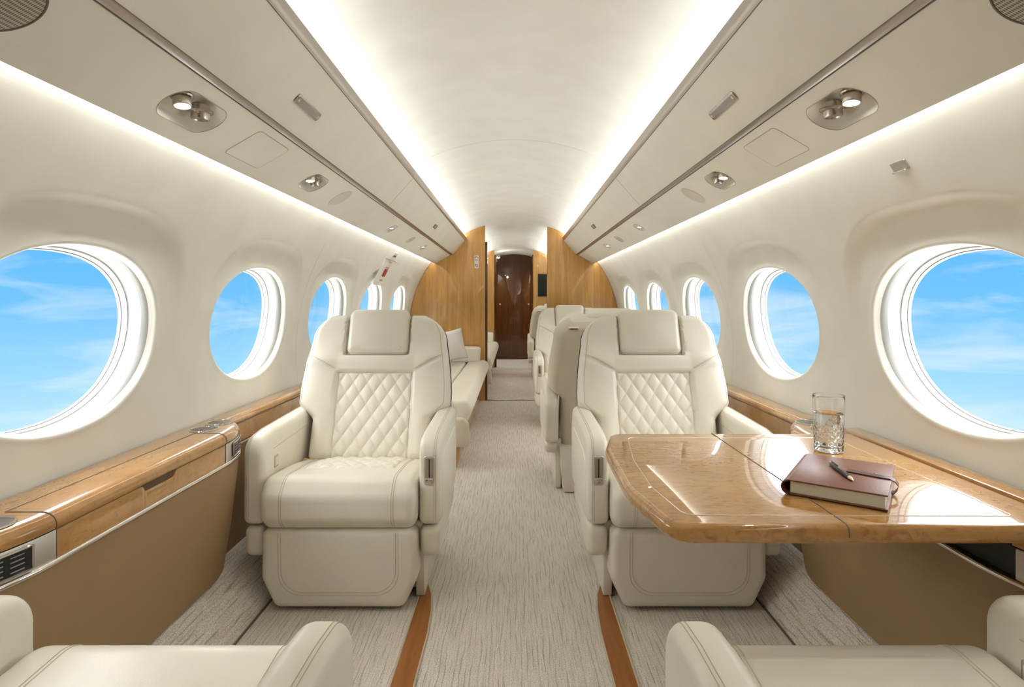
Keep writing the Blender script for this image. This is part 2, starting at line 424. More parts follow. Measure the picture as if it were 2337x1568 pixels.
# reading-light units: (y, half length, half width, lamp dy, kind)
UNITS = {-1: [(1.385, .108, .050), (2.215, .085, .046), (3.62, .055, .038), (4.28, .055, .036), (4.88, .055, .034)],
         1: [(1.365, .108, .050), (2.165, .085, .046), (3.56, .055, .038), (4.24, .055, .036), (4.78, .055, .034)]}
SM = LAB*.52
def make_valance(sg, name):
    mb = MB(); us = UNITS[sg]
    prev = Y0
    for (yu, L, r) in us:
        a, b = yu-L-.04, yu+L+.04
        mb.loops([[onAB(sg, prev, LAB*k/4) for k in range(5)], [onAB(sg, a, LAB*k/4) for k in range(5)]], False)
        an = cell_angles(yu, SM, a, b, 0, LAB, 72)
        mb.loops([[onAB(sg, yu+lerp(stad(t, L, r), rect_r(t, yu, SM, a, b, 0, LAB), q)*cos(t), SM+lerp(stad(t, L, r), rect_r(t, yu, SM, a, b, 0, LAB), q)*sin(t)) for t in an] for q in (0, .3, 1)])
        prev = b
    mb.loops([[onAB(sg, prev, LAB*k/4) for k in range(5)], [onAB(sg, YB, LAB*k/4) for k in range(5)]], False)
    def ex(pts, y0=Y0, y1=YB): mb.loops([[(sg*x, y, z) for (x, z) in pts] for y in (y0, y1)], False)
    ex([PA, (.8475, 1.468), (.8485, 1.476), (.846, 1.50), (.842, 1.535)])      # rolled outer edge and its back
    ex([PB, (.677, 1.566), (.660, 1.574), PC])                                  # recessed joint
    ex([PC, PD])
    ex([(.519, 1.745), (.533, 1.735), (.533, 1.716), (.605, 1.716), (.615, 1.76)])  # light trough
    return struct(name, mb, M['valance'], merge=1e-5, sharp=35)
vl = make_valance(-1, 'wall_upper_left'); vr = make_valance(1, 'wall_upper_right')
tn = 0
for sg, v in ((-1, vl), (1, vr)):
    tn += 1
    struct('trim_%d' % tn, MB().loops([[(sg*x, y, z) for (x, z) in [(.528, 1.708), PD, (.5195, 1.7275), PE, (.516, 1.7475), (.522, 1.7475)]] for y in (Y0, 3.06)], False)
           .loops([[(sg*x, y, z) for (x, z) in [(.528, 1.708), PD, (.5195, 1.7275), PE, (.516, 1.7475), (.522, 1.7475)]] for y in (3.066, YB)], False), M['bronze'])
    tn += 1
    struct('trim_%d' % tn, MB().loops([[(sg*x, y, z) for (x, z) in [(.6815, 1.5595), (.678, 1.5570), (.668, 1.5585), (.6615, 1.5615), (.6585, 1.5645)]] for y in (Y0, YB)], False), M['bronze'])
    obj('panel_seam', MB().tube([(sg*.6825, Y0, 1.5578), (sg*.6825, YB, 1.5578)], .0016, 6), M['groove'], v)
    obj('panel_seam', MB().tube([(sg*.6572, Y0, 1.5625), (sg*.6572, YB, 1.5625)], .0013, 6), M['groove'], v)
    obj('panel_seam', MB().tube([onCD(sg, 3.05, .01), onCD(sg, 3.05, LCD-.005)], .0011, 6), M['mesh'], v)
    obj('panel_seam', MB().tube([(sg*.5265, Y0, 1.7095), (sg*.5265, YB, 1.7095)], .0016, 6), M['groove'], v)

# floor and carpeted side ramp
struct('floor', MB().grid(lambda u, v: (lerp(-1.11, 1.11, u), lerp(Y0, YE, v), 0), 4, 8), M['carpet'])
for sg, nm in ((-1, 'baseboard_left'), (1, 'baseboard_right')):
    struct(nm, MB().loops([[(sg*x, y, z) for (x, z) in [(.872, .0), (.874, .012), (.882, .022), (.985, .128), (1.0, .140), (1.06, .150), (1.099, .150)]] for y in (Y0, YB)], False), M['carpet'])
    tn += 1; struct('trim_%d' % tn, MB().tube([(sg*.869, Y0, .001), (sg*.869, YB, .001)], .004, 6), M['groove'])

# rear end of the cabin (behind the camera) and far bulkheads
def disc_outline(xs0, xs1, z0=0., n=40, rr=R-.003):
    top = [(x, ZC+sqrt(max(0, rr*rr-x*x))) for x in [lerp(xs0, xs1, k/n) for k in range(n+1)]]
    return top
def half_disc(sg, xi, rr=R-.002):
    # outline in (x, z): inner vertical edge at xi, arc, then down to the floor
    pts = [(xi, 0.001)]
    z_i = sqrt(rr*rr-xi*xi); a0 = math.atan2(z_i, abs(xi)); a1 = -.18
    for k in range(41):
        a = lerp(a0, a1, k/40); pts.append((sg*rr*cos(a), ZC+rr*sin(a)))
    pts += [(sg*1.095, .001)]
    return pts
struct('wall_back', MB().prism([(-1.11, 0)]+[(-R*cos(a), ZC+R*sin(a)) for a in [lerp(-.2, pi+.2, k/60) for k in range(61)]]+[(1.11, 0)], lambda a, b, h: (a, h, b), Y0-.05, Y0), M['wood'])
bl = struct('wall_front_left', MB().puff(half_disc(-1, -.313), lambda a, b, h: (a, YB-h, b), 0, -.045, .003, n=2), M['wood'])
br = struct('wall_front_right', MB().puff(half_disc(1, .351), lambda a, b, h: (a, YB-h, b), 0, -.045, .003, n=2), M['wood'])
tn += 1; struct('trim_%d' % tn, MB().box(-.325, -.290, YB+.02, YB+.10, 0.001, 1.70, .006), M['wooddark'])
tn += 1; struct('trim_%d' % tn, MB().box(.351, .366, YB+.02, YB+.09, 0.001, 1.70, .005), M['wooddark'])
tn += 1; struct('trim_%d' % tn, MB().box(-.313, .351, YB-.01, YB+.03, 0.001, .008, .003), M['steel'])
b2 = 9.3
struct('wall_aft_left', MB().puff(half_disc(-1, -.32), lambda a, b, h: (a, b2-h, b), 0, -.05, .004, n=2), M['wood'])
struct('wall_aft_right', MB().puff(half_disc(1, .30), lambda a, b, h: (a, b2-h, b), 0, -.05, .004, n=2), M['wood'])
struct('wall_front', MB().prism([(-1.11, 0)]+[(-R*cos(a), ZC+R*sin(a)) for a in [lerp(-.2, pi+.2, k/60) for k in range(61)]]+[(1.11, 0)], lambda a, b, h: (a, h, b), YE-.01, YE+.05), M['wooddark'])
dr = bpy.data.objects.new('door_1', None); COL.objects.link(dr); dr.location = (0, YE-.03, 0); dr['kind'] = 'structure'
obj('door_panel', MB().puff([(-.30, .02), (.29, .02)]+[(x, 1.80+.09*(1-(x/.30)**2)) for x in [lerp(.29, -.30, k/16) for k in range(17)]], lambda a, b, h: (a, YE-.03-h, b), .02, -.02, .006, n=2), M['wooddark'], dr)
for x in (-.26, .255):
    obj('door_handle', MB().lathe([(0, 0), (.022, 0), (.022, .012), (.012, .03), (.018, .045), (0, .05)], (x, YE-.05, 1.0), (0, -1, 0), 16), M['chrome'], dr)
obj('sill_strip', MB().box(-.30, .29, YE-.09, YE-.05, .001, .012), M['steel2'], dr)
for sg in (-1, 1):
    tn += 1
    struct('trim_%d' % tn, MB().box(sg*.325, sg*.285, b2+.06, b2+.14, .001, 1.80, 0), M['wooddark'])
# valances of the forward compartment
for sg, nm in ((-1, 'wall_upper_front_left'), (1, 'wall_upper_front_right')):
    struct(nm, MB().loops([[(sg*x, y, z) for (x, z) in [(.84, 1.535), PA, PB, PC, PD, PE, (.522, 1.745), (.533, 1.716), (.605, 1.716), (.615, 1.76)]] for y in (YB+.05, b2-.01)], False), M['valance'], sharp=20)

# wooden seat-track covers let into the carpet
for sg in (-1, 1):
    tn += 1
    pts = [(.345, .2), (.345, 2.262), (.322, 2.20), (.300, 2.12), (.286, 2.02), (.278, 1.88), (.278, 1.6), (.278, .2)]
    pts = [(sg*x, y) for x, y in pts]
    st = struct('trim_%d' % tn, MB().prism(pts, lambda a, b, h: (a, b, h), .0005, .004), M['trackwood'], sharp=20)
    obj('binding', MB().tube([(p[0], p[1], .003) for p in pts], .0035, 6), M['piping'], st)

# ------------------------------------------------------------------ seats
BY, BZ, BETA, ST = .10, .38, radians(20.5), .655
def back_w(s):
    if s < .26: return lerp(.258, .325, sst(.175, .255, s))
    if s < .30: return .325
    if s < .525: return .325-.026*((s-.30)/.225)**1.5
    u = (s-.525)/(ST-.525); return .150+.149*sqrt(max(0, 1-u**2.2))
def rnd(e, r): q = min(max(e/r, 0), 1); return sqrt(1-(1-q)**2)
def bpt(x, s, h):
    return (x, BY+s*sin(BETA)-h*cos(BETA), BZ+s*cos(BETA)+h*sin(BETA))
def relief(x, s):
    ax = abs(x); w = back_w(s)
    inq = sst(.172, .158, ax)*sst(.394, .382, s) if True else 0
    inq = (1-sst(.158, .170, ax))*(1-sst(.380, .392, s))
    h = .020*(1-inq)
    if ax > .165 and w > .17: h += .012*sin(pi*min(1, max(0, (ax-.165)/(w-.165))))*(1-sst(.44, .52, s))
    h += .006*sst(.39, .43, s)*(1-sst(.43, .475, s))
    inh = (1-sst(.137, .146, ax))*sst(.455, .464, s)
    h -= .034*inh
    # V seams running from the quilt corners to the sides
    t = min(1, max(0, (ax-.168)/.125)); sl = lerp(.386, .452, t)
    if .16 < ax: h -= .007*math.exp(-((s-sl)/.0075)**2)*sst(.160, .175, ax)*(1-sst(.285, .31, ax))
    return h
def front_h(x, s):
    e = min(back_w(s)-abs(x), ST-s, s+.0)
    k = rnd(e, .045); return .052*k+relief(x, s)*sst(.0, .8, k)
def back_mesh(front=True, inset_=0., extra=0.):
    mb = MB(); nu, nv = 96, 120
    def fn(u, v):
        s = ST*(.62*v+.38*(.5-.5*cos(pi*v))); x = back_w(s)*sin(pi/2*(2*u-1))
        if front: return bpt(x, s, front_h(x, s))
        e = min(back_w(s)-abs(x), ST-s, s); return bpt(x, s, -.080*rnd(e, .05))
    return mb.grid(fn, nu, nv)
PQ, QQ = .061, .094
def dia(x, s): 
    u = x/PQ+s/QQ; v = x/PQ-s/QQ
    return (abs(sin(pi*u))*abs(sin(pi*v)))**.5
CUSH = [(.15, .285, .036), (-.345, .285, .038), (-.385, .325, .04), (-.385, .405, .05), (-.335, .462, .07), (-.12, .447, .3), (.15, .402, .036)]
CUSH_O = rpoly(CUSH, 8, .012)
def cush_top(y):
    # height of the cushion's upper outline at y
    best = None; n = len(CUSH_O)
    for i in range(n):
        a, b = CUSH_O[i], CUSH_O[(i+1) % n]
        if (a[0]-y)*(b[0]-y) <= 0 and abs(a[0]-b[0]) > 1e-9:
            z = lerp(a[1], b[1], (y-a[0])/(b[0]-a[0]))
            if best is None or z > best: best = z
    return best if best is not None else .4
def make_seat(sg, nm='club_seat'):
    """sg = side of the aisle armrest (local x); the seat faces local -y."""
    t = thing(nm, (0, 0, 0), 'seat', 'seat')
    K = dict(local=True)
    # backrest
    bk = MB(); bk.v.extend(back_mesh(True).v); bk.f.extend(back_mesh(True).f) if False else None
    bk = MB(); a = back_mesh(True); b = back_mesh(False); bk.add(a.v, a.f); bk.add(b.v, b.f)
    B = obj('backrest', bk, M['leather'], t, sharp=60, merge=1e-5, **K)
    q = MB()
    def qf(u, v):
        x = lerp(-.161, .161, u); s = lerp(.012, .384, v)
        e = min(.161-abs(x), .384-s, s-.0); k = rnd(e, .014)
        return bpt(x, s, .052*rnd(s, .045)-.004+.006*k+.0085*dia(x, s-.01)*k)
    q.grid(qf, 110, 120); obj('quilted_panel', q, M['quilt'], B, sharp=80, **K)
    for xs in (-1, 1):
        pts = []
        for k in range(13):
            ax = lerp(.172, .292, k/12); s = lerp(.388, .452, k/12); x = xs*ax; pts.append(bpt(x, s+.009, front_h(x, s+.009)+.0003))
        obj('seam', MB().tube(pts, .0011, 5), M['stitch'], B, **K)
        # long piped seam along the outer edge of the wing
        pts = []
        for k in range(40):
            s = lerp(.215, .60, k/39); x = xs*(back_w(s)-.022); pts.append(bpt(x, s, front_h(x, s)+.0002))
        obj('seam', MB().tube(pts, .0012, 5), M['stitch'], B, **K)
    # hard shell on the rear
    sh = MB()
    def sf(u, v):
        s = lerp(-.17, ST-.004, v); w = back_w(max(s, .0))+.003
        x = w*sin(pi/2*(2*u-1)); e = min(w-abs(x), ST-.004-s, s+.17)
        return bpt(x, s, -.006-.088*rnd(e, .055))
    sh.grid(sf, 50, 60); S = obj('back_shell', sh, M['shell'], t, sharp=60, **K)
    obj('grab_handle', MB().puff(rpoly([(sg*.175, .606, .006), (sg*.232, .606, .006), (sg*.232, .622, .006), (sg*.175, .622, .006)]), lambda a, b, h: bpt(a, b, h), -.060, -.096, .004, n=3), M['leather'], S, **K)
    obj('grab_slot', MB().puff(rpoly([(sg*.182, .610, .003), (sg*.225, .610, .003), (sg*.225, .618, .003), (sg*.182, .618, .003)]), lambda a, b, h: bpt(a, b, h), -.090, -.0966, .0005, n=1), M['groove'], S, **K)
    # headrest
    ho = rpoly([(-.134, .462, .028), (.134, .462, .028), (.134, .672, .034), (-.134, .672, .034)], 8, .012)
    obj('headrest', MB().puff(ho, lambda a, b, h: bpt(a, b, h), .080, -.035, .030, n=7, rings=9, bulge=.011), M['leather'], t, sharp=60, **K)
    # seat cushion
    c = MB().puff(CUSH_O, lambda a, b, h: (h, a, b), .266, -.266, .034, n=7, rings=4, bulge=.004, bulge_b=.004)
    C = obj('seat_cushion', c, M['leather'], t, sharp=60, **K)
    for xs in (-1, 1):
        for d in (0, .0075):
            x = xs*(.186+d); pts = [(x, p[0], p[1]) for p in inset(CUSH_O, -.0004)]
            # keep the run over the front and the top
            pts = [p for p in pts if (p[1] < -.30 or p[2] > .385) and p[1] < .12 and p[2] > .292]
            obj('seam', MB().tube(pts, .0009, 5), M['stitch'], C, **K)
    q2 = MB()
    def q2f(u, v):
        x = lerp(-.163, .163, u); y = lerp(-.215, .10, v)
        e = min(.163-abs(x), y+.215, .2); k = rnd(e, .02)
        return (x, y, cush_top(y)-.002+.004*k+.0075*dia(x, y*1.0)*k)
    q2.grid(q2f, 90, 90); obj('quilted_panel', q2, M['quilt'], C, sharp=80, **K)
    # legrest
    lo = rpoly([(-.265, .286, .030), (-.269, .115, .06), (-.222, .012, .032), (.222, .012, .032), (.269, .115, .06), (.265, .286, .030)], 8, .014)
    lg = obj('legrest', MB().puff(lo, lambda a, b, h: (a, -.25-h+.006*(1-b/.284), b), .11, -.02, .026, n=6, rings=3, bulge=0), M['leather'], t, sharp=60, **K)
    for d in (0, .009):
        up = [(-.196-d, .276, 0), (-.196-d, .070-d, .075), (.196+d, .070-d, .075), (.196+d, .276, 0)]
        pts = rpoly(up, 10)
        obj('seam', MB().tube([(p[0], -.3601+.006*(1-p[1]/.284), p[1]) for p in pts], .0010, 5), M['stitch'], lg, **K)
    # armrests
    ao = rpoly([(-.325, .285, .028), (-.325, .585, .075), (-.20, .600, .2), (.215, .612, .05), (.27, .50, .06), (.235, .285, .03)], 8, .014)
    ai = rpoly([(-.285, .30, .01), (-.285, .50, .06), (-.20, .525, .1), (.16, .535, .05), (.20, .46, .04), (.19, .30, .02)], 8, .014)
    lo2 = rpoly([(-.320, .280, .024), (.225, .280, .024), (.16, .215, .05), (-.16, .165, .06), (-.315, .165, .045)], 6, .014)
    for xs in (-1, 1):
        A = obj('armrest', MB().puff(ao, lambda a, b, h: (xs*(.3075+h), a, b), .0385, -.0385, .026, n=7, rings=2), M['leather'], t, sharp=60, **K)
        obj('side_panel', MB().puff(ai, lambda a, b, h: (xs*(.3075+h), a, b), .0415, .030, .008, n=3), M['leather'], A, **K)
        obj('armrest_base', MB().puff(lo2, lambda a, b, h: (xs*(.3075+h), a, b), .034, -.034, .022, n=5, rings=1), M['leather'], t, sharp=60, **K)
        for h_ in (.0155, .0215):
            dr_ = .026-sqrt(.026**2-(h_-.0125)**2)
            pts = [(xs*(.3075+h_), p[0], p[1]) for p in inset(ao, dr_-.0003) if p[1] > .30 and p[0] < .20]
            obj('seam', MB().tube(pts, .0008, 5), M['stitch'], A, **K)
        # seam below the padded cap on the inner face
        obj('seam', MB().tube([(xs*(.3075-.0385-.0001), lerp(-.24, .10, k/10), lerp(.535, .548, k/10)) for k in range(11)], .0011, 5), M['stitch'], A, **K)
        if xs == sg:
            lat = obj('latch_plate', MB().puff(rpoly([(-.0185, .428, .009), (.0185, .428, .009), (.0185, .530, .009), (-.0185, .530, .009)]), lambda a, b, h: (xs*.3075+a, -.325-h, b), .0035, -.004, .0025, n=3), M['chrome2'], A, **K)
            obj('latch_channel', MB().puff(rpoly([(-.0130, .454, .003), (.0130, .454, .003), (.0130, .523, .005), (-.0130, .523, .005)]), lambda a, b, h: (xs*.3075+a, -.325-h, b), .0039, .0, .0003, n=1), M['steel'], lat, **K)
            obj('latch_slot', MB().box(xs*.3075-.0022, xs*.3075+.0022, -.3293, -.325, .456, .519), M['dark'], lat, **K)
            obj('latch_lever', MB().puff(rpoly([(-.0135, .434, .004), (.0135, .434, .004), (.0135, .452, .002), (-.0135, .452, .002)]), lambda a, b, h: (xs*.3075+a, -.325-h, b), .0085, .0, .003, n=3), M['chrome'], lat, **K)
        else:
            bt = obj('control_button', MB().puff(rpoly([(-.235, .462, .003), (-.203, .462, .003), (-.203, .505, .003), (-.235, .505, .003)]), lambda a, b, h: (xs*(.3075-.0385-h), a, b), .0025, -.002, .0012, n=2), M['steel2'], A, **K)
            obj('button_cap', MB().puff(rpoly([(-.2295, .4685, .002), (-.2085, .4685, .002), (-.2085, .4985, .002), (-.2295, .4985, .002)]), lambda a, b, h: (xs*(.3075-.0385-h), a, b), .0042, .0, .001, n=2), M['leather'], bt, **K)
    # seat belt ends by the backrest
    for xs in (-1, 1):
        bb = obj('belt_buckle', MB().box(xs*.236-.02, xs*.236+.02, .02, .075, .413, .428, .004, 2), M['gold'], t, **K)
        obj('belt_strap', MB().box(xs*.238-.018, xs*.238+.018, .07, .13, .402, .412, .002, 1), M['shell'], bb, **K)
    # pedestal
    po = rpoly([(-.24, .004, .01), (.24, .004, .01), (.262, .26, .01), (-.262, .26, .01)], 3)
    obj('pedestal', MB().puff(po, lambda a, b, h: (a, h, b), .20, -.19, .008, n=2), M['leather'], t, **K)
    obj('pedestal_skirt', MB().puff(rpoly([(-.245, .004, .004), (.12, .004, .004), (.15, .29, .004), (-.285, .29, .01)], 3), lambda a, b, h: (sg*(.268+h), a, b), .012, -.02, .004, n=2), M['leather'], t, **K)
    obj('track_bolt', MB().lathe([(0, 0), (.007, 0), (.006, .003), (0, .004)], (sg*.280, -.20, .145), (sg, 0, 0), 10), M['steel'], t, **K)
    return t
G = 'cream leather cabin seats'
SXL, SYL = -.603, 2.36
s1 = make_seat(1); s1.location = (SXL, SYL, 0)
tag(s1, 'quilted cream leather seat facing us, beside the wood console with the long closed drawer', 'seat', G)
s2 = make_seat(-1); s2.location = (.600, SYL, 0)
tag(s2, 'cream leather seat with quilted back facing us, behind the wooden table', 'seat', G)
def place(src, loc, rz, label, recline=0., aisle=0):
    c = copy_tree(src); c.location = loc; c.rotation_euler = (0, 0, rz); tag(c, label, 'seat', G)
    if recline:
        Rm = Matrix.Rotation(-recline, 4, 'X'); hp = Vector((0, BY, BZ))
        for ch in c.children:
            if ch.name.split('.')[0] in ('backrest', 'headrest', 'back_shell'):
                ch.rotation_euler = (-recline, 0, 0); ch.location = hp-Rm.to_3x3() @ hp
            if aisle and ch.name.startswith('armrest'):
                near = (ch.bound_box[0][0] > 0) == (aisle > 0)
                ch.location = (0, .107, -.004) if near else (0, -.032, -.034)
    return c
place(s2, (-.596, .712, 0), pi, 'nearest cream seat in front of the closed drawer console, only cushion and armrests showing', radians(27), -1)
place(s1, (.580, .712, 0), pi, 'nearest cream seat before the table, only cushion and armrests showing', radians(27), 1)
place(s1, (.512, 3.45, 0), pi, 'cream seat turned away, smooth beige shell back showing behind the seat at the table')
place(s2, (.520, 5.25, 0), 0, 'cream seat facing us with latched armrest, half hidden past the beige shell-backed seat')
place(s1, (.535, 8.25, 0), pi, 'farthest cream seat, beyond the wooden bulkhead beside the dark door')

# ------------------------------------------------------------------ side consoles and ledges
YC = 1.54
def cpath(y0, y1, n=60):
    """inner edge of the console: (X, Y, nX, nY) with X outboard positive"""
    ys = []
    P = []
    def X(y):
        d = abs(y-YC)-.34
        if d <= 0: return .93
        t = min(1, d/.235); return .93+.10*(1-sqrt(max(0, 1-t*t)))
    for k in range(n+1):
        # cluster samples towards the rounded ends
        y = lerp(y0, y1, k/n); P.append((X(y), y))
    # refine the ends by angle
    out = []
    for i, (x, y) in enumerate(P):
        d = abs(y-YC)-.34
        if d <= 0: nx, ny = -1., 0.
        else:
            t = min(.9999, d/.235); gx, gy = sqrt(1-t*t)/.10, t/.235
            l = math.hypot(gx, gy); nx, ny = -gx/l, (1 if y > YC else -1)*gy/l
        out.append((x, y, nx, ny))
    return out
def fullpath():
    e0, e1 = YC-.575, YC+.575
    ang = [pi/2*k/14 for k in range(15)]
    ys = [YC-.34-.235*sin(a) for a in ang[::-1]]+[lerp(YC-.34, YC+.34, k/30) for k in range(1, 30)]+[YC+.34+.235*sin(a) for a in ang]
    res = []
    for y in ys: res += cpath(y, y, 0) if False else cpath_pt(y)
    return res
def cpath_pt(y):
    d = abs(y-YC)-.34
    if d <= 0: return [(.93, y, -1., 0.)]
    t = min(1., d/.235); x = .93+.10*(1-sqrt(max(0, 1-t*t)))
    gx, gy = sqrt(max(0, 1-t*t))/.10, t/.235; l = math.hypot(gx, gy)
    return [(x, y, -gx/l, (1 if y > YC else -1)*gy/l)]
def seg_path(y0, y1, n):
    r = []
    for k in range(n+1):
        r += cpath_pt(lerp(y0, y1, k/n))
    return r
def S(sg, path): return [(sg*p[0], p[1], sg*p[2], p[3]) for p in path]
ZT = .640
def make_console(sg, label, open_front):
    t = thing('side_console', (sg*1.0, YC, 0), label, 'console', 'wooden side consoles')
    fp = fullpath()
    top = MB(); lps = []
    for p in fp:
        xw = 1.104
        row = [(sg*xw, p[1], ZT), (sg*lerp(xw, p[0]+.03, .5), p[1], ZT)]
        for (o, z) in [(-.030, ZT), (-.022, ZT-.001), (-.013, ZT-.0045), (-.005, ZT-.011), (-.001, ZT-.019), (0, ZT-.028), (-.003, ZT-.034), (-.012, ZT-.036), (-.03, ZT-.036)]:
            o2 = max(o, -.03); row.append((sg*(p[0]+p[2]*o2), p[1]+p[3]*o2*.6, z))
        lps.append(row)
    top.loops(lps, False)
    if open_front:
        T = obj('ledge_top', MB().loops([r for r, p in zip(lps, fp) if p[1] < 1.036], False), M['burl'], t, sharp=50)
        obj('ledge_top', MB().loops([r for r, p in zip(lps, fp) if p[1] > 1.824], False), M['burl'], t, sharp=50)
        q = seg_path(1.036, 1.105, 6)
        obj('ledge_lip', MB().sweep(S(sg, q), [(-.012, .6225), (-.003, .6225), (0, .619), (-.001, .608), (-.012, .604)]), M['burl'], t, sharp=50)
    else:
        T = obj('ledge_top', top, M['burl'], t, sharp=50)
    # lid joint lines
    def lip(y): 
        p = cpath_pt(y)[0]; return [(sg*(p[0]+p[2]*o), y, z+.0002) for (o, z) in [(-.030, ZT), (-.022, ZT-.001), (-.013, ZT-.0045), (-.005, ZT-.011), (-.001, ZT-.019), (0, ZT-.028), (-.003, ZT-.034)]]
    if not open_front:
        obj('lid_seam', MB().tube([(sg*1.035, 1.19, ZT), (sg*1.035, 1.895, ZT)], .0013, 6), M['groove'], T)
        for y in (1.19, 1.895):
            obj('lid_seam', MB().tube([(sg*1.035, y, ZT)]+lip(y), .0015, 6), M['groove'], T)
    else:
        obj('lid_seam', MB().box(sg*1.0385, sg*1.0465, 1.05, 1.81, .60, ZT+.012), M['groove'], T)
        obj('rail_strip', MB().box(sg*1.0465, sg*1.1035, .98, 1.88, ZT+.0005, ZT+.022, .004, 2), M['burl'], T)
    # face
    zf0, zf1 = .6035, .546
    if not open_front:
        d = MB(); lps = []
        p_ = seg_path(1.195, 1.890, 120)
        for p in p_:
            notch = .016*sst(1.470, 1.485, p[1])*(1-sst(1.60, 1.625, p[1])); z1 = zf0-notch
            lps.append([(sg*(p[0]+.030), p[1], z1), (sg*(p[0]+.006), p[1], z1), (sg*(p[0]+.004), p[1], z1-.002), (sg*(p[0]+.004), p[1], zf1)])
        d.loops(lps, False); D = obj('drawer_front', d, M['burl'], t, sharp=50)
        obj('finger_pull', MB().puff(rpoly([(1.474, .5865, .003), (1.618, .5865, .003), (1.624, .604, .002), (1.474, .604, .002)]), lambda a, b, h: (sg*(.938-h), a, b), .0015, -.02, .001, n=1), M['pull'], D)
    else:
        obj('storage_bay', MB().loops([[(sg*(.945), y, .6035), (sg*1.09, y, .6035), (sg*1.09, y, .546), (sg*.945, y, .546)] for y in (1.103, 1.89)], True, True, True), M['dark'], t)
    for k, (ya, yb) in enumerate(((.967, 1.100 if open_front else 1.192), (1.893, 2.113))):
        e = obj('end_plate', MB().sweep(S(sg, seg_path(ya, yb, 24)), [(-.02, zf0), (-.004, zf0), (-.003, zf0-.002), (-.003, zf1), (-.012, zf1)]), M['steel2'], t, sharp=50)
        ka, kb = ((.985, 1.06) if open_front else (1.0, 1.135), (1.945, 2.085))[k]
        kp = S(sg, seg_path(ka, kb, 14))
        K_ = obj('keypad', MB().sweep(kp, [(-.002, .5965), (.0012, .5962), (.0012, .5525), (-.002, .552)]), M['black'], e)
        fr = [(p[0]+p[2]*.001, p[1]+p[3]*.001, .597) for p in kp]+[(p[0]+p[2]*.001, p[1]+p[3]*.001, .5525) for p in kp[::-1]]
        obj('keypad_frame', MB().tube(fr, .0022, 6, closed=True), M['chrome'], K_)
        kk = MB()
        for i in range(3):
            for z in (.588, .579, .570, .560):
                q = S(sg, seg_path(lerp(ka, kb, .12+.28*i), lerp(ka, kb, .12+.28*i+.19), 3))
                kk.sweep(q, [(.0012, z+.0012), (.0019, z+.0008), (.0019, z-.0008), (.0012, z-.0012)])
        obj('key_legend', kk, M['key'], K_)
    # polished strip and lower panel
    obj('metal_strip', MB().sweep(S(sg, fp), [(-.004, .546), (.002, .546), (.0045, .5425), (.005, .539), (.0035, .5355), (-.004, .534)]), M['chrome'], t, sharp=60)
    obj('lower_panel', MB().sweep([(sg*p[0], p[1], -sg, 0) for p in fp], [(-.004, .534), (-.0055, .50), (-.03, .30), (-.056, .140)]), M['tan'], t, sharp=60)
    # cup holders
    cups = [(1.954, 1.035), (2.060, 1.037)]
    if not open_front: cups += [(1.118, 1.008)]
    for (y, x) in cups:
        r = .040
        cu = obj('cup_holder', MB().lathe([(r+.006, .0005), (r+.005, .003), (r+.001, .003), (r, .0005), (r-.002, -.0)], (sg*x, y, ZT), n=40), M['chrome'], t, sharp=50)
        obj('cup_well', MB().lathe([(r+.001, .0012), (r-.003, .0008), (r*.90, .0006), (0, .0006)], (sg*x, y, ZT), n=40), M['well'], cu)
    return t
make_console(-1, 'wood burl side console with closed drawer and cup holders, by the seat without table', False)
make_console(1, 'wood burl side console under the table, its drawer bay open and black', True)
def make_ledge(sg, y0, y1, label):
    t = thing('side_ledge', (sg*1.05, (y0+y1)/2, 0), label, 'ledge', 'narrow wooden ledges along the cabin walls')
    pa = [(sg*1.03, y, -sg, 0) for y in (y0, y1)]
    T = obj('ledge_top', MB().loops([[(sg*1.104, p[1], ZT), (sg*1.055, p[1], ZT)]+[(sg*(1.03-o), p[1], z) for (o, z) in [(-.02, ZT), (-.012, ZT-.003), (-.004, ZT-.010), (0, ZT-.020), (-.004, ZT-.028), (-.01, ZT-.029)]] for p in pa], False), M['burl'], t, sharp=50)
    obj('face_panel', MB().sweep(pa, [(-.01, ZT-.029), (-.007, ZT-.030), (-.007, .538), (-.01, .536)]), M['burl'], t)
    obj('ledge_seam', MB().tube([(sg*1.034, y0, ZT-.0295), (sg*1.034, y1, ZT-.0295)], .0016, 6), M['groove'], t)
    obj('metal_strip', MB().sweep(pa, [(-.012, .536), (-.004, .536), (-.002, .532), (-.004, .528), (-.012, .527)]), M['steel'], t)
    obj('lower_panel', MB().sweep(pa, [(-.012, .527), (-.016, .30), (-.02, .148)]), M['tan'], t)
    return t
make_ledge(-1, 2.118, YB-.004, 'narrow wood ledge running from the drawer console past the divan to the bulkhead')
make_ledge(1, 2.118, YB-.004, 'narrow wood ledge behind the glass, running past the seats to the bulkhead')

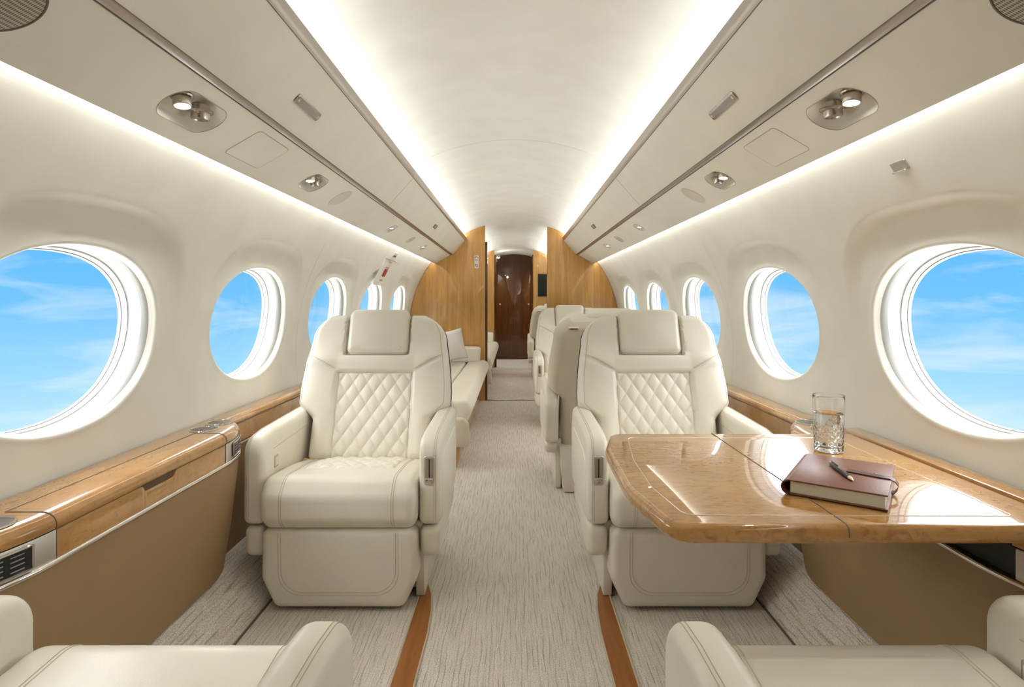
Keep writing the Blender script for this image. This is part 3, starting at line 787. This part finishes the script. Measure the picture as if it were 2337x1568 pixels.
# ------------------------------------------------------------------ table and what lies on it
tb = thing('folding_table', (.64, 1.43, 0), 'glossy wood burl table unfolded over the open side console', 'table')
TZ = .662
to = rpoly([(1.036, 1.058, .017), (1.036, 1.803, .017), (.292, 1.803, .045), (.250, 1.62, .35), (.244, 1.28, .35), (.285, 1.058, .055)], 10, .03)
top = obj('tabletop', MB().puff(to, lambda a, b, h: (a, b, h), TZ, TZ-.036, .0155, n=8), M['burl_table'], tb, sharp=50)
il = rpoly([(.945, 1.108, .012), (.945, 1.745, .012), (.337, 1.745, .03), (.305, 1.5, .3), (.300, 1.28, .3), (.325, 1.112, .03)], 8)
obj('inlay_line', MB().tube([(p[0], p[1], TZ) for p in il], .0012, 6, closed=True), M['inlay'], top)
arc = [(-.0155*(1-cos(a)), -.0155*(1-sin(a))) for a in [0]]
sm = [(.606, 1.80, TZ), (.606, 1.075, TZ)]+[(.606, 1.0735-.0155*sin(a), TZ-.0155+.0155*cos(a)) for a in [pi/2*k/6 for k in range(1, 7)]]+[(.606, 1.058, TZ-.021)]
obj('hinge_seam', MB().tube([(p[0], p[1], p[2]+.0002) for p in sm], .0013, 6), M['groove'], top)
obj('slide_support', MB().box(.62, 1.02, 1.22, 1.30, TZ-.052, TZ-.037, .004, 2).box(.62, 1.02, 1.56, 1.64, TZ-.052, TZ-.037, .004, 2), M['steel'], tb)

nbk = thing('notebook', (.571, 1.232, TZ+.0016), 'brown leather notebook with a strap lying on the table', 'notebook', None, radians(-35.5))
nb = dict(local=True)
NW, NL, NT = .182, .256, .031
cv = MB().box(.004, NW, 0, NL, 0, .0035, .0012, 2).box(.004, NW, 0, NL, NT-.0035, NT, .0012, 2)
cv.loops([[(.006-r*sin(a), y, NT/2-(r)*cos(a)) for (r, a) in [(NT/2, pi*k/12) for k in range(13)]+[(NT/2-.0035, pi*k/12) for k in range(12, -1, -1)]] for y in (0, NL)], True, True, True)
obj('cover', cv, M['brown'], nbk, **nb)
obj('spine_edge', MB().tube([(.006-(NT/2-.0017)*sin(a), -.0004, NT/2-(NT/2-.0017)*cos(a)) for a in [pi*k/12 for k in range(13)]], .0021, 6), M['brownedge'], nbk, **nb)
obj('pages', MB().loops([[(.008, y, .0036), (NW-.005, y, .0036), (NW-.0055, y, NT/2), (NW-.005, y, NT-.0036), (.008, y, NT-.0036)] for y in (.005, NL-.005)], True, True, True), M['pages'], nbk, sharp=20, **nb)
obj('strap', MB().loops([[(x, .118+dx, z), (x, .140+dx, z), (x, .140+dx, z+.0022), (x, .118+dx, z+.0022)] for (x, z, dx) in [(.098, NT+.0002, .012), (.13, NT+.0004, .006), (.16, NT+.0006, 0), (.178, NT+.0004, 0), (.188, NT-.004, 0), (.194, NT-.012, 0), (.192, .010, 0), (.186, .002, 0), (.17, .0, 0)]], True, True, True), M['brownedge'], nbk, sharp=25, **nb)
obj('strap_stud', MB().lathe([(.004, 0), (.004, .001), (.0025, .0022), (0, .0025)], (.150, .150, NT), n=12), M['brown'], nbk, **nb)
p0, p1 = Vector((.722, 1.340, TZ+NT+.0062)), Vector((.700, 1.210, TZ+NT+.0052)); dv = (p1-p0); Lp = dv.length
pn = thing('pen', p0, 'black ballpoint pen with gold tip lying on the brown notebook', 'pen')
pb = obj('barrel', MB().lathe([(0, .006), (.003, .006), (.0046, .012), (.0056, .04), (.0059, .075), (.0055, .105), (.0046, Lp-.018)], p0, dv, 20), M['pen'], pn)
obj('clip', MB().tube([p0+dv*.07+Vector((0, 0, .0062)), p0+dv*.2+Vector((0, 0, .0068)), p0+dv*.36+Vector((0, 0, .0066))], .0011, 6), M['pen'], pn)
obj('cap_end', MB().lathe([(0, -.001), (.0028, 0), (.0032, .006), (.0030, .0065)], p0, dv, 16), M['steel'], pn)
obj('tip', MB().lathe([(.0047, Lp-.018), (.0040, Lp-.010), (.0022, Lp-.003), (.0006, Lp+.002), (0, Lp+.002)], p0, dv, 16), M['gold'], pn)

GX, GY = .852, 1.588
gl = thing('drinking_glass', (GX, GY, TZ), 'cut crystal tumbler of water standing on the table', 'glass')
def cut(r, h, a):
    if r < .030 or h > .080 or h < .006: return r
    u = a*6/pi+h/.016; v = a*6/pi-h/.016
    g = min(abs((u+.5) % 1-.5), abs((v+.5) % 1-.5)); fade = sst(.006, .012, h)*(1-sst(.07, .080, h))
    return r-.0016*fade*(1-min(1, g/.16))
def lines(n, a, b, r0, r1): return [(lerp(r0, r1, k/n), lerp(a, b, k/n)) for k in range(n+1)]
outer = [(0, .0006), (.030, .0006), (.0345, .002)]+lines(44, .005, .084, .0360, .0382)+lines(8, .088, .150, .0383, .0398)+[(.0394, .1522), (.0384, .1522)]
inner = lines(10, .150, .016, .0380, .0336)+[(.030, .0135), (0, .0135)]
prof = [(max(r, 1e-7), h+TZ) for r, h in outer+inner]
obj('tumbler', MB().lathe(prof, (GX, GY, 0), n=144, fn=lambda r, h, a: cut(r, h-TZ, a) if r > .0355 or h-TZ < .08 and r > .0345 else r), M['glass'], gl, sharp=40)
wz = .103
wprof = [(1e-7, .0137), (.0298, .0137), (.0338, .0162)]+lines(6, .02, wz-.001, .0340, .03663)+[(.0366, wz+.0008), (.0355, wz), (1e-7, wz)]
obj('water', MB().lathe([(r, h+TZ) for r, h in wprof], (GX, GY, 0), n=64), M['water'], gl, sharp=40)

# ------------------------------------------------------------------ divans and pillow
def make_divan(L, label, nm='divan', name_grp='cream leather divans'):
    t = thing(nm, (0, 0, 0), label, 'sofa', name_grp)
    K = dict(local=True)
    # local: x inboard positive from the wall side, length along y from 0 to L
    obj('wooden_base', MB().puff(rpoly([(0, .003, .004), (.655, .003, .004), (.70, .255, .004), (0, .255, .004)], 2), lambda a, b, h: (a, h, b), L, 0.02, .003, n=1), M['wood'], t, **K)
    fr = rpoly([(.52, .262, .032), (.70, .255, .05), (.755, .36, .07), (.73, .445, .06), (.53, .432, .032)], 8, .02)
    obj('front_cushion', MB().puff(fr, lambda a, b, h: (a, h, b), L, 0.0, .03, n=5, rings=3), M['leather'], t, sharp=60, **K)
    sc_ = rpoly([(.06, .262, .032), (.522, .262, .032), (.522, .432, .032), (.06, .425, .03)], 6, .02)
    obj('seat_cushion', MB().puff(sc_, lambda a, b, h: (a, h, b), L, 0.0, .03, n=5, rings=3), M['leather'], t, sharp=60, **K)
    bc = rpoly([(.0, .42, .032), (.17, .42, .04), (.12, .80, .05), (.0, .80, .04)], 6, .02)
    obj('back_cushion', MB().puff(bc, lambda a, b, h: (a, h, b), L-.02, 0.02, .03, n=5, rings=3), M['leather'], t, sharp=60, **K)
    ar = rpoly([(.06, .425, .032), (.66, .425, .032), (.668, .585, .03), (.06, .60, .03)], 6, .02)
    obj('armrest', MB().puff(ar, lambda a, b, h: (a, h, b), L-.005, L-.14, .028, n=5, rings=3), M['leather'], t, sharp=60, **K)
    fp_ = rpoly([(.60, .15, .02), (.745, .15, .02), (.735, .30, .04), (.70, .335, .03), (.60, .335, .02)], 6, .02)
    obj('end_panel', MB().puff(fp_, lambda a, b, h: (a, h, b), .0, -.05, .02, n=4, rings=1), M['shell'], t, sharp=60, **K)
    return t
dv1 = make_divan(2.50, 'long cream leather divan against the wall opposite the turned-away seat'); dv1.location = (-1.022, 3.71, 0)
dv2 = copy_tree(dv1); dv2.location = (-.99, 6.5, 0)
tag(dv2, 'cream leather divan end seen through the bulkhead doorway', 'sofa')
pl = thing('throw_pillow', (-.640, 5.78, .622), 'pale woven throw pillow leaning on the divan armrest', 'pillow')
pm = MB(); 
def pf(sg):
    def f(u, v):
        a, b = 2*u-1, 2*v-1
        e = (1-abs(a)**2.4)*(1-abs(b)**2.4); k = 1-.07*(1-abs(a)**2)*(abs(b)**3); k2 = 1-.07*(1-abs(b)**2)*(abs(a)**3)
        return Vector((a*.155*k2, sg*.058*max(0, e)**.5, b*.155*k))
    return f
for sg in (-1, 1): pm.grid(pf(sg), 28, 28)
po_ = obj('cushion_cover', pm, M['pillow'], pl, local=True, sharp=180, merge=1e-5)
pl.rotation_euler = (radians(-12), radians(-11), radians(14))

# ------------------------------------------------------------------ overhead fittings
GL = 'reading light and air vent units overhead'
UL = {-1: ['largest reading light and vent recess above the console with the drawer', 'second reading light and vent recess above the seat without table', 'small lit reading light recess above the near end of the divan', 'small unlit oval recess above the divan', 'last small reading light above the divan, nearest the bulkhead'],
      1: ['largest reading light and vent recess above the table', 'second reading light and vent recess above the seat at the table', 'small lit reading light recess above the turned-away seat', 'small unlit oval recess above the far seats', 'last small reading light above the far seats, nearest the bulkhead']}
SPOTS = []
for sg in (-1, 1):
    for i, (yu, L, r) in enumerate(UNITS[sg]):
        t = thing('reading_light', onAB(sg, yu, SM), UL[sg][i], 'light', GL)
        NA = 64; an = [2*pi*k/NA for k in range(NA)]
        def rg(k, d, sh=0): return [onAB(sg, yu+stad(q, L*k if k > .3 else L*k, r*k)*cos(q), SM+stad(q, L*k, r*k)*sin(q)+sh, d) for q in an]
        hs = obj('housing', MB().loops([rg(1.0, -.0006), rg(.975, .004), rg(.93, .012), rg(.86, .024), rg(.76, .031), rg(.5, .034), rg(.05, .034)], True, False, True), M['valance'], t, sharp=60)
        obj('housing_rim', MB().tube(rg(1.0, -.0004), .0009, 5, closed=True), M['mesh'], hs)
        big = i < 2; rl = .0185 if i == 0 else (.017 if i == 1 else .013); rg_ = .021 if i == 0 else .018
        if i == 3:
            c = Vector(onAB(sg, yu, SM, .02)); obj('cover_disc', MB().lathe([(0, -.012), (.024, -.010), (.026, 0), (.026, .012)], c, (0, 0, 1), 24), M['disc'], t); continue
        dy = .043 if i == 0 else (.033 if i == 1 else 0.)
        c = Vector(onAB(sg, yu-dy, SM+.004, .012)); ax = Vector((-sg*.12, -.10, -1)).normalized()
        lp = obj('lamp', MB().lathe([(rl*1.02, -.028), (rl*1.06, -.006), (rl*1.06, .010), (rl, .012), (rl*.90, .0115), (rl*.88, .006)], c, ax, 28), M['steel'], t)
        obj('lens', MB().lathe([(0, .0105), (rl*.89, .0095), (rl*.89, .006)], c, ax, 28), M['lens'], lp)
        obj('lamp_socket', MB().lathe([(rl*1.32, -.016), (rl*1.40, -.012), (rl*1.30, -.009), (rl*1.12, -.012)], c, ax, 28), M['bronze'], lp)
        SPOTS.append((c+ax*.016, ax, 1.0 if i < 2 else .5))
        if big:
            c2 = Vector(onAB(sg, yu+dy*.95, SM-.002, .008)); ax2 = Vector((sg*.05, .05, -1)).normalized()
            gp = obj('air_vent', MB().lathe([(rg_*1.0, -.026), (rg_*1.0, .006), (rg_*.92, .010), (rg_*.80, .010), (rg_*.72, .004), (0, .004)], c2, ax2, 28, fn=lambda r_, h_, a_: r_*(1+(.02 if -.02 < h_ < .008 and r_ > rg_*.9 and int(a_/(2*pi)*28) % 2 else 0))), M['steel'], t)
            obj('vent_socket', MB().lathe([(rg_*1.34, -.014), (rg_*1.42, -.010), (rg_*1.30, -.006), (rg_*1.10, -.010)], c2, ax2, 28), M['steel'], gp)
            gr = MB()
            for k in range(9):
                x = ax2.orthogonal().normalized(); o = x*(k-4)*rg_*.16; hw = sqrt(max(0, (rg_*.72)**2-o.length**2)); y = ax2.cross(x)
                gr.tube([c2+ax2*.0062+o-y*hw, c2+ax2*.0062+o+y*hw], .0006, 4)
            obj('vent_grille', gr, M['steel2'], gp)
# round speakers
def speaker(sg, y, s, r, mat, label, grp, mesh=False):
    t = thing('speaker', onAB(sg, y, s), label, 'speaker', grp)
    def dp(rr, a, d): return onAB(sg, y+rr*cos(a), s+rr*sin(a), d)
    n = 48
    obj('grille', MB().loops([[dp(rr, 2*pi*k/n, d) for k in range(n)] for (rr, d) in ((r, .001), (r, -.0015), (r-.002, -.0025), (r*.5, -.0027), (.0005, -.0027))], True, False, True), mat, t)
    if mesh:
        obj('rim', MB().tube([dp(r+.0015, 2*pi*k/n, -.0008) for k in range(n)], .0025, 6, closed=True), M['groove'], t)
    return t
speaker(-1, 2.545, SM+.002, .056, M['disc'], 'flat round cover beside the second light recess over the seat without table', 'flat round covers overhead')
speaker(1, 2.480, SM+.002, .056, M['disc'], 'flat round cover beside the second light recess over the seat at the table', 'flat round covers overhead')
def dotmesh(sg):
    m, nt, b, L = nodes('woven_speaker_mesh')
    t_ = nt.nodes.new('ShaderNodeTexCoord'); m_ = nt.nodes.new('ShaderNodeMapping'); m_.inputs['Rotation'].default_value = (0, sg*math.atan2(DAB[1], -DAB[0]), 0)
    L(t_.outputs['Object'], m_.inputs[0])
    w = N(nt, 'ShaderNodeTexVoronoi'); w.voronoi_dimensions = '2D'; w.inputs['Scale'].default_value = 260; w.inputs['Randomness'].default_value = 0
    L(m_.outputs[0], w.inputs['Vector'])
    r = ramp(nt, w.outputs['Distance'], [(.25, (.10, .08, .06)), (.5, (.47, .41, .32))]); L(r.outputs[0], b.inputs['Base Color']); b.inputs['Roughness'].default_value = .6
    return m
speaker(-1, .862, SM-.004, .062, dotmesh(-1), 'round woven speaker grille overhead, at the top left corner of the photo', 'woven speaker grilles overhead', True)
speaker(1, .845, SM-.004, .062, dotmesh(1), 'round woven speaker grille overhead, at the top right corner of the photo', 'woven speaker grilles overhead', True)
# square access hatches
for sg, y0, y1, lb in ((-1, 1.632, 1.842, 'square flush access hatch overhead, above the console with the drawer'), (1, 1.60, 1.815, 'square flush access hatch overhead, above the table')):
    t = thing('access_hatch', onAB(sg, (y0+y1)/2, SM), lb, 'hatch', 'square access hatches overhead')
    o = rpoly([(y0, .042, .014), (y1, .042, .014), (y1, .158, .014), (y0, .158, .014)], 5)
    obj('hatch_cover', MB().puff(o, lambda a, b, h: onAB(sg, a, b, -h), .0012, -.001, .0008, n=2), M['hatch'], t)
    obj('hatch_joint', MB().tube([onAB(sg, p[0], p[1], -.0001) for p in inset(o, -.0012)], .0009, 5, closed=True), M['mesh'], t)
# indicator bars
for sg, y0, y1, lb in ((-1, 1.605, 1.785, 'long nickel indicator bar on the overhead panel, drawer console side'), (1, 1.585, 1.775, 'long nickel indicator bar on the overhead panel, table side')):
    t = thing('indicator_bar', onCD(sg, (y0+y1)/2, .088), lb, 'indicator', 'long indicator bars overhead')
    o = rpoly([(y0, .074, .008), (y1, .074, .008), (y1, .104, .008), (y0, .104, .008)], 5)
    obj('bezel', MB().puff(o, lambda a, b, h: onCD(sg, a, b, -h), .005, -.001, .003, n=3), M['steel'], t)
    o = rpoly([(y0+.008, .082, .004), (y1-.008, .082, .004), (y1-.008, .097, .004), (y0+.008, .097, .004)], 4)
    obj('window_strip', MB().puff(o, lambda a, b, h: onCD(sg, a, b, -h), .0058, 0, .0006, n=1), M['key'], t)
    sc = MB()
    for y in (y0+.014, y1-.014): sc.lathe([(.0045, 0), (.0035, .0018), (0, .002)], onCD(sg, y, .0895, -.0056), (-NCD[0]*sg, 0, -NCD[1]), 10)
    obj('screw', sc, M['chrome'], t)
for sg, lb in ((-1, 'tiny square indicator overhead near the bulkhead, divan side'), (1, 'tiny square indicator overhead near the bulkhead, seat side')):
    t = thing('indicator_square', onCD(sg, 4.42, .09), lb, 'indicator', 'tiny square indicators overhead')
    o = rpoly([(4.36, .074, .004), (4.48, .074, .004), (4.48, .106, .004), (4.36, .106, .004)], 3)
    obj('bezel', MB().puff(o, lambda a, b, h: onCD(sg, a, b, -h), .004, -.001, .002, n=2), M['groove'], t)
    o = rpoly([(4.375, .081, .003), (4.465, .081, .003), (4.465, .099, .003), (4.375, .099, .003)], 3)
    obj('window_strip', MB().puff(o, lambda a, b, h: onCD(sg, a, b, -h), .005, 0, .001, n=2), M['steel2'], t)
# wall bits
def wall_plate(sg, y0, y1, a0, a1, d0, d1, mat, parent, name, r=.003, bev=.002):
    o = rpoly([(y0, a0, r), (y1, a0, r), (y1, a1, r), (y0, a1, r)], 4)
    return obj(name, MB().puff(o, lambda a, b, h: onwall(sg, a, b, -h), d1, d0, bev, n=2, rings=5), mat, parent)
t = thing('coat_hook', onwall(1, 1.43, .635), 'small pinkish metal coat hook plate on the plain wall above the table', 'hook')
wall_plate(1, 1.405, 1.46, .622, .650, -.002, .004, M['steel2'], t, 'hook_plate')
wall_plate(1, 1.408, 1.457, .623, .629, .002, .012, M['chrome'], t, 'hook_lip')
t = thing('coat_hook', onwall(-1, 4.54, .66), 'small dark slotted hook plate on the wall above the emergency handle', 'hook')
wall_plate(-1, 4.49, 4.60, .645, .685, -.002, .006, M['white'], t, 'hook_plate')
wall_plate(-1, 4.50, 4.585, .648, .664, .002, .0075, M['groove'], t, 'hook_slot')
t = thing('emergency_handle', onwall(-1, 4.54, .56), 'emergency exit release panel with red handle on the wall above the divan', 'handle')
P_ = wall_plate(-1, 4.33, 4.76, .40, .615, -.003, .0012, M['wall'], t, 'release_panel', r=.02, bev=.001)
obj('panel_joint', MB().tube([onwall(-1, lerp(4.34, 4.75, k/6), .617, -.002) for k in range(7)], .003, 5), M['mesh'], P_)
wall_plate(-1, 4.49, 4.57, .475, .540, .002, .010, M['red'], t, 'red_handle', r=.006, bev=.003)
wall_plate(-1, 4.49, 4.60, .545, .556, .002, .0045, M['inkgrey'], P_, 'notice_line', r=.001, bev=.0005)
wall_plate(-1, 4.49, 4.60, .565, .585, .002, .0045, M['hatch'], P_, 'notice_line', r=.001, bev=.0005)
wall_plate(-1, 4.50, 4.58, .592, .604, .002, .0045, M['inkgrey'], P_, 'notice_line', r=.001, bev=.0005)
wall_plate(-1, 4.48, 4.57, .436, .448, .002, .0045, M['inkgrey'], P_, 'notice_line', r=.001, bev=.0005)
# bulkhead placard: pictogram and small lines of print
px = lambda x: (x-VX)*YB/F
pz = lambda y: H-(y-VY)*YB/F
t = thing('placard', (px(1087.5), YB-.004, pz(597.5)), 'small white pictogram placard on the wooden bulkhead beside the doorway', 'sign')
obj('plate', MB().puff(rpoly([(px(1083), pz(612.3), .006), (px(1092), pz(612.3), .006), (px(1092), pz(583.1), .006), (px(1083), pz(583.1), .006)], 3), lambda a, b, h: (a, YB-h, b), .003, -.001, .001, n=2), M['placard'], t)
ik = MB()
ar_ = [(px(1087.5)+.0115*cos(a), YB-.0036, pz(588.6)+.014*sin(a)) for a in [lerp(-.35, pi+.35, k/14) for k in range(15)]]
ik.tube(ar_, .0035, 6)
obj('pictogram', ik, M['ink'], t)
b_ = lambda x0, x1, y0, y1, m, nm: obj(nm, MB().box(px(x0), px(x1), YB-.0042, YB-.002, pz(y1), pz(y0)), m, t)
b_(1084.4, 1090.6, 592.2, 595.2, M['inkgrey'], 'print_line'); b_(1084.8, 1090.3, 597.6, 598.6, M['inkgrey'], 'print_line')
b_(1085, 1086.2, 601.8, 608.5, M['ink'], 'print_line'); b_(1086.6, 1087.5, 601.8, 607.5, M['ink'], 'print_line'); b_(1088.8, 1090.2, 602, 609.8, M['ink'], 'print_line'); b_(1086.4, 1090.2, 608.8, 609.9, M['ink'], 'print_line')
# monitor and round switch on the second bulkhead
t = thing('monitor', (.445, b2-.012, 1.31), 'dark flat screen on the second wooden bulkhead', 'screen')
obj('screen_frame', MB().box(.372, .53, b2-.02, b2-.001, 1.135, 1.49, .004, 2), M['black'], t)
obj('screen', MB().box(.380, .522, b2-.022, b2-.018, 1.143, 1.482), M['screen'], t)
t = thing('wall_switch', (.37, b2-.008, 1.62), 'little round pale switch on the wood above the dark screen', 'switch')
obj('switch_cap', MB().lathe([(.018, 0), (.018, .008), (.012, .014), (0, .015)], (.37, b2, 1.62), (0, -1, 0), 16), M['placard'], t)
t = thing('lobby_lamp', (-.27, b2+.5, 1.79), 'small white ceiling lamp in the lobby before the dark door', 'light')
obj('lamp_shade', MB().lathe([(.03, .05), (.032, .01), (.026, 0)], (-.27, b2+.5, 1.79), n=20), M['steel'], t)
obj('lamp_glass', MB().lathe([(.026, .002), (.02, -.012), (0, -.016)], (-.27, b2+.5, 1.79), n=20), M['lens'], t)

# ------------------------------------------------------------------ light
def area(name, loc, direc, sx, sy, power, col=(1, .93, .82), spread=165):
    l = bpy.data.lights.new(name, 'AREA'); l.shape = 'RECTANGLE'; l.size = sx; l.size_y = sy; l.energy = power; l.color = col; l.spread = radians(spread)
    o = bpy.data.objects.new(name, l); COL.objects.link(o); o.location = loc
    z = -Vector(direc).normalized(); y = Vector((0, 1, 0)); x = y.cross(z).normalized()
    o.rotation_euler = Matrix((x, y, z)).transposed().to_euler()
    return o
P_UP, P_LOW = 14.5, 4.4
WARM = (.965, 1., .975)
for sg in (-1, 1):
    Lc = YB-Y0-.02; ym = (YB+Y0)/2
    area('cove_light', (sg*.565, ym, 1.7185), (-sg*.5, 0, 1), .020, Lc, P_UP, WARM)
    area('wall_wash_light', (sg*.8605, ym, 1.496), (sg*.75, 0, -1), .010, Lc, P_LOW, WARM)
    area('cove_light', (sg*.565, (YB+b2)/2, 1.7185), (-sg*.5, 0, 1), .020, 2.9, P_UP*1.1, WARM)
for (p, ax, k) in SPOTS:
    l = bpy.data.lights.new('reading_spot', 'SPOT'); l.energy = 3.0*k; l.spot_size = radians(75); l.spot_blend = .9; l.shadow_soft_size = .012; l.color = (1, .93, .82)
    o = bpy.data.objects.new('reading_spot', l); COL.objects.link(o); o.location = p; o.rotation_euler = (-ax).to_track_quat('Z', 'Y').to_euler()
l = bpy.data.lights.new('lobby_light', 'POINT'); l.energy = 1.2; l.shadow_soft_size = .03; l.color = (1, .9, .75)
o = bpy.data.objects.new('lobby_light', l); COL.objects.link(o); o.location = (-.2, b2+.5, 1.74)

# sky: blue band at the horizon with streaky cloud, bright unseen zones added above and below to light the cabin
w = bpy.data.worlds.new('sky'); SC.world = w; w.use_nodes = True; nt = w.node_tree; nt.nodes.clear(); L = nt.links.new
out = nt.nodes.new('ShaderNodeOutputWorld'); bg = nt.nodes.new('ShaderNodeBackground'); L(bg.outputs[0], out.inputs[0])
tc = nt.nodes.new('ShaderNodeTexCoord'); sp = nt.nodes.new('ShaderNodeSeparateXYZ'); L(tc.outputs['Generated'], sp.inputs[0])
mr = nt.nodes.new('ShaderNodeMapRange'); mr.inputs['From Min'].default_value = -.35; mr.inputs['From Max'].default_value = .35; L(sp.outputs['Z'], mr.inputs['Value'])
sk = ramp(nt, mr.outputs[0], [(.0, (.46, .60, .68)), (.22, (.39, .585, .69)), (.36, (.235, .48, .68)), (.50, (.118, .385, .665)), (.66, (.075, .33, .645)), (.80, (.20, .5, .83))])
mp = nt.nodes.new('ShaderNodeMapping'); mp.inputs['Scale'].default_value = (1.7, 1.7, 9.); mp.inputs['Rotation'].default_value = (.22, .12, 0); L(tc.outputs['Generated'], mp.inputs[0])
nz = N(nt, 'ShaderNodeTexNoise'); nz.inputs['Scale'].default_value = 1.9; nz.inputs['Detail'].default_value = 8; nz.inputs['Roughness'].default_value = .58; nz.inputs['Distortion'].default_value = .7; L(mp.outputs[0], nz.inputs['Vector'])
cr = ramp(nt, nz.outputs['Fac'], [(.50, (0, 0, 0)), (.74, (.62, .62, .62))])
mx = nt.nodes.new('ShaderNodeMix'); mx.data_type = 'RGBA'; L(cr.outputs[0], mx.inputs[0]); L(sk.outputs[0], mx.inputs[6]); mx.inputs[7].default_value = (.62, .67, .70, 1)
up_ = ramp(nt, mr.outputs[0], [(.68, (0, 0, 0)), (.80, (1, 1, 1))]); dn_ = ramp(nt, mr.outputs[0], [(.12, (1, 1, 1)), (.24, (0, 0, 0))])
def over(prev, fac, col):
    m_ = nt.nodes.new('ShaderNodeMix'); m_.data_type = 'RGBA'; L(fac, m_.inputs[0]); L(prev, m_.inputs[6]); m_.inputs[7].default_value = (*col, 1); return m_
m2 = over(mx.outputs[2], up_.outputs[0], (4.4, 4.5, 4.55)); m2 = over(m2.outputs[2], dn_.outputs[0], (4.3, 4.5, 4.5))
L(m2.outputs[2], bg.inputs['Color']); bg.inputs['Strength'].default_value = 1.0
w.cycles.sampling_method = 'MANUAL'; w.cycles.sample_map_resolution = 512
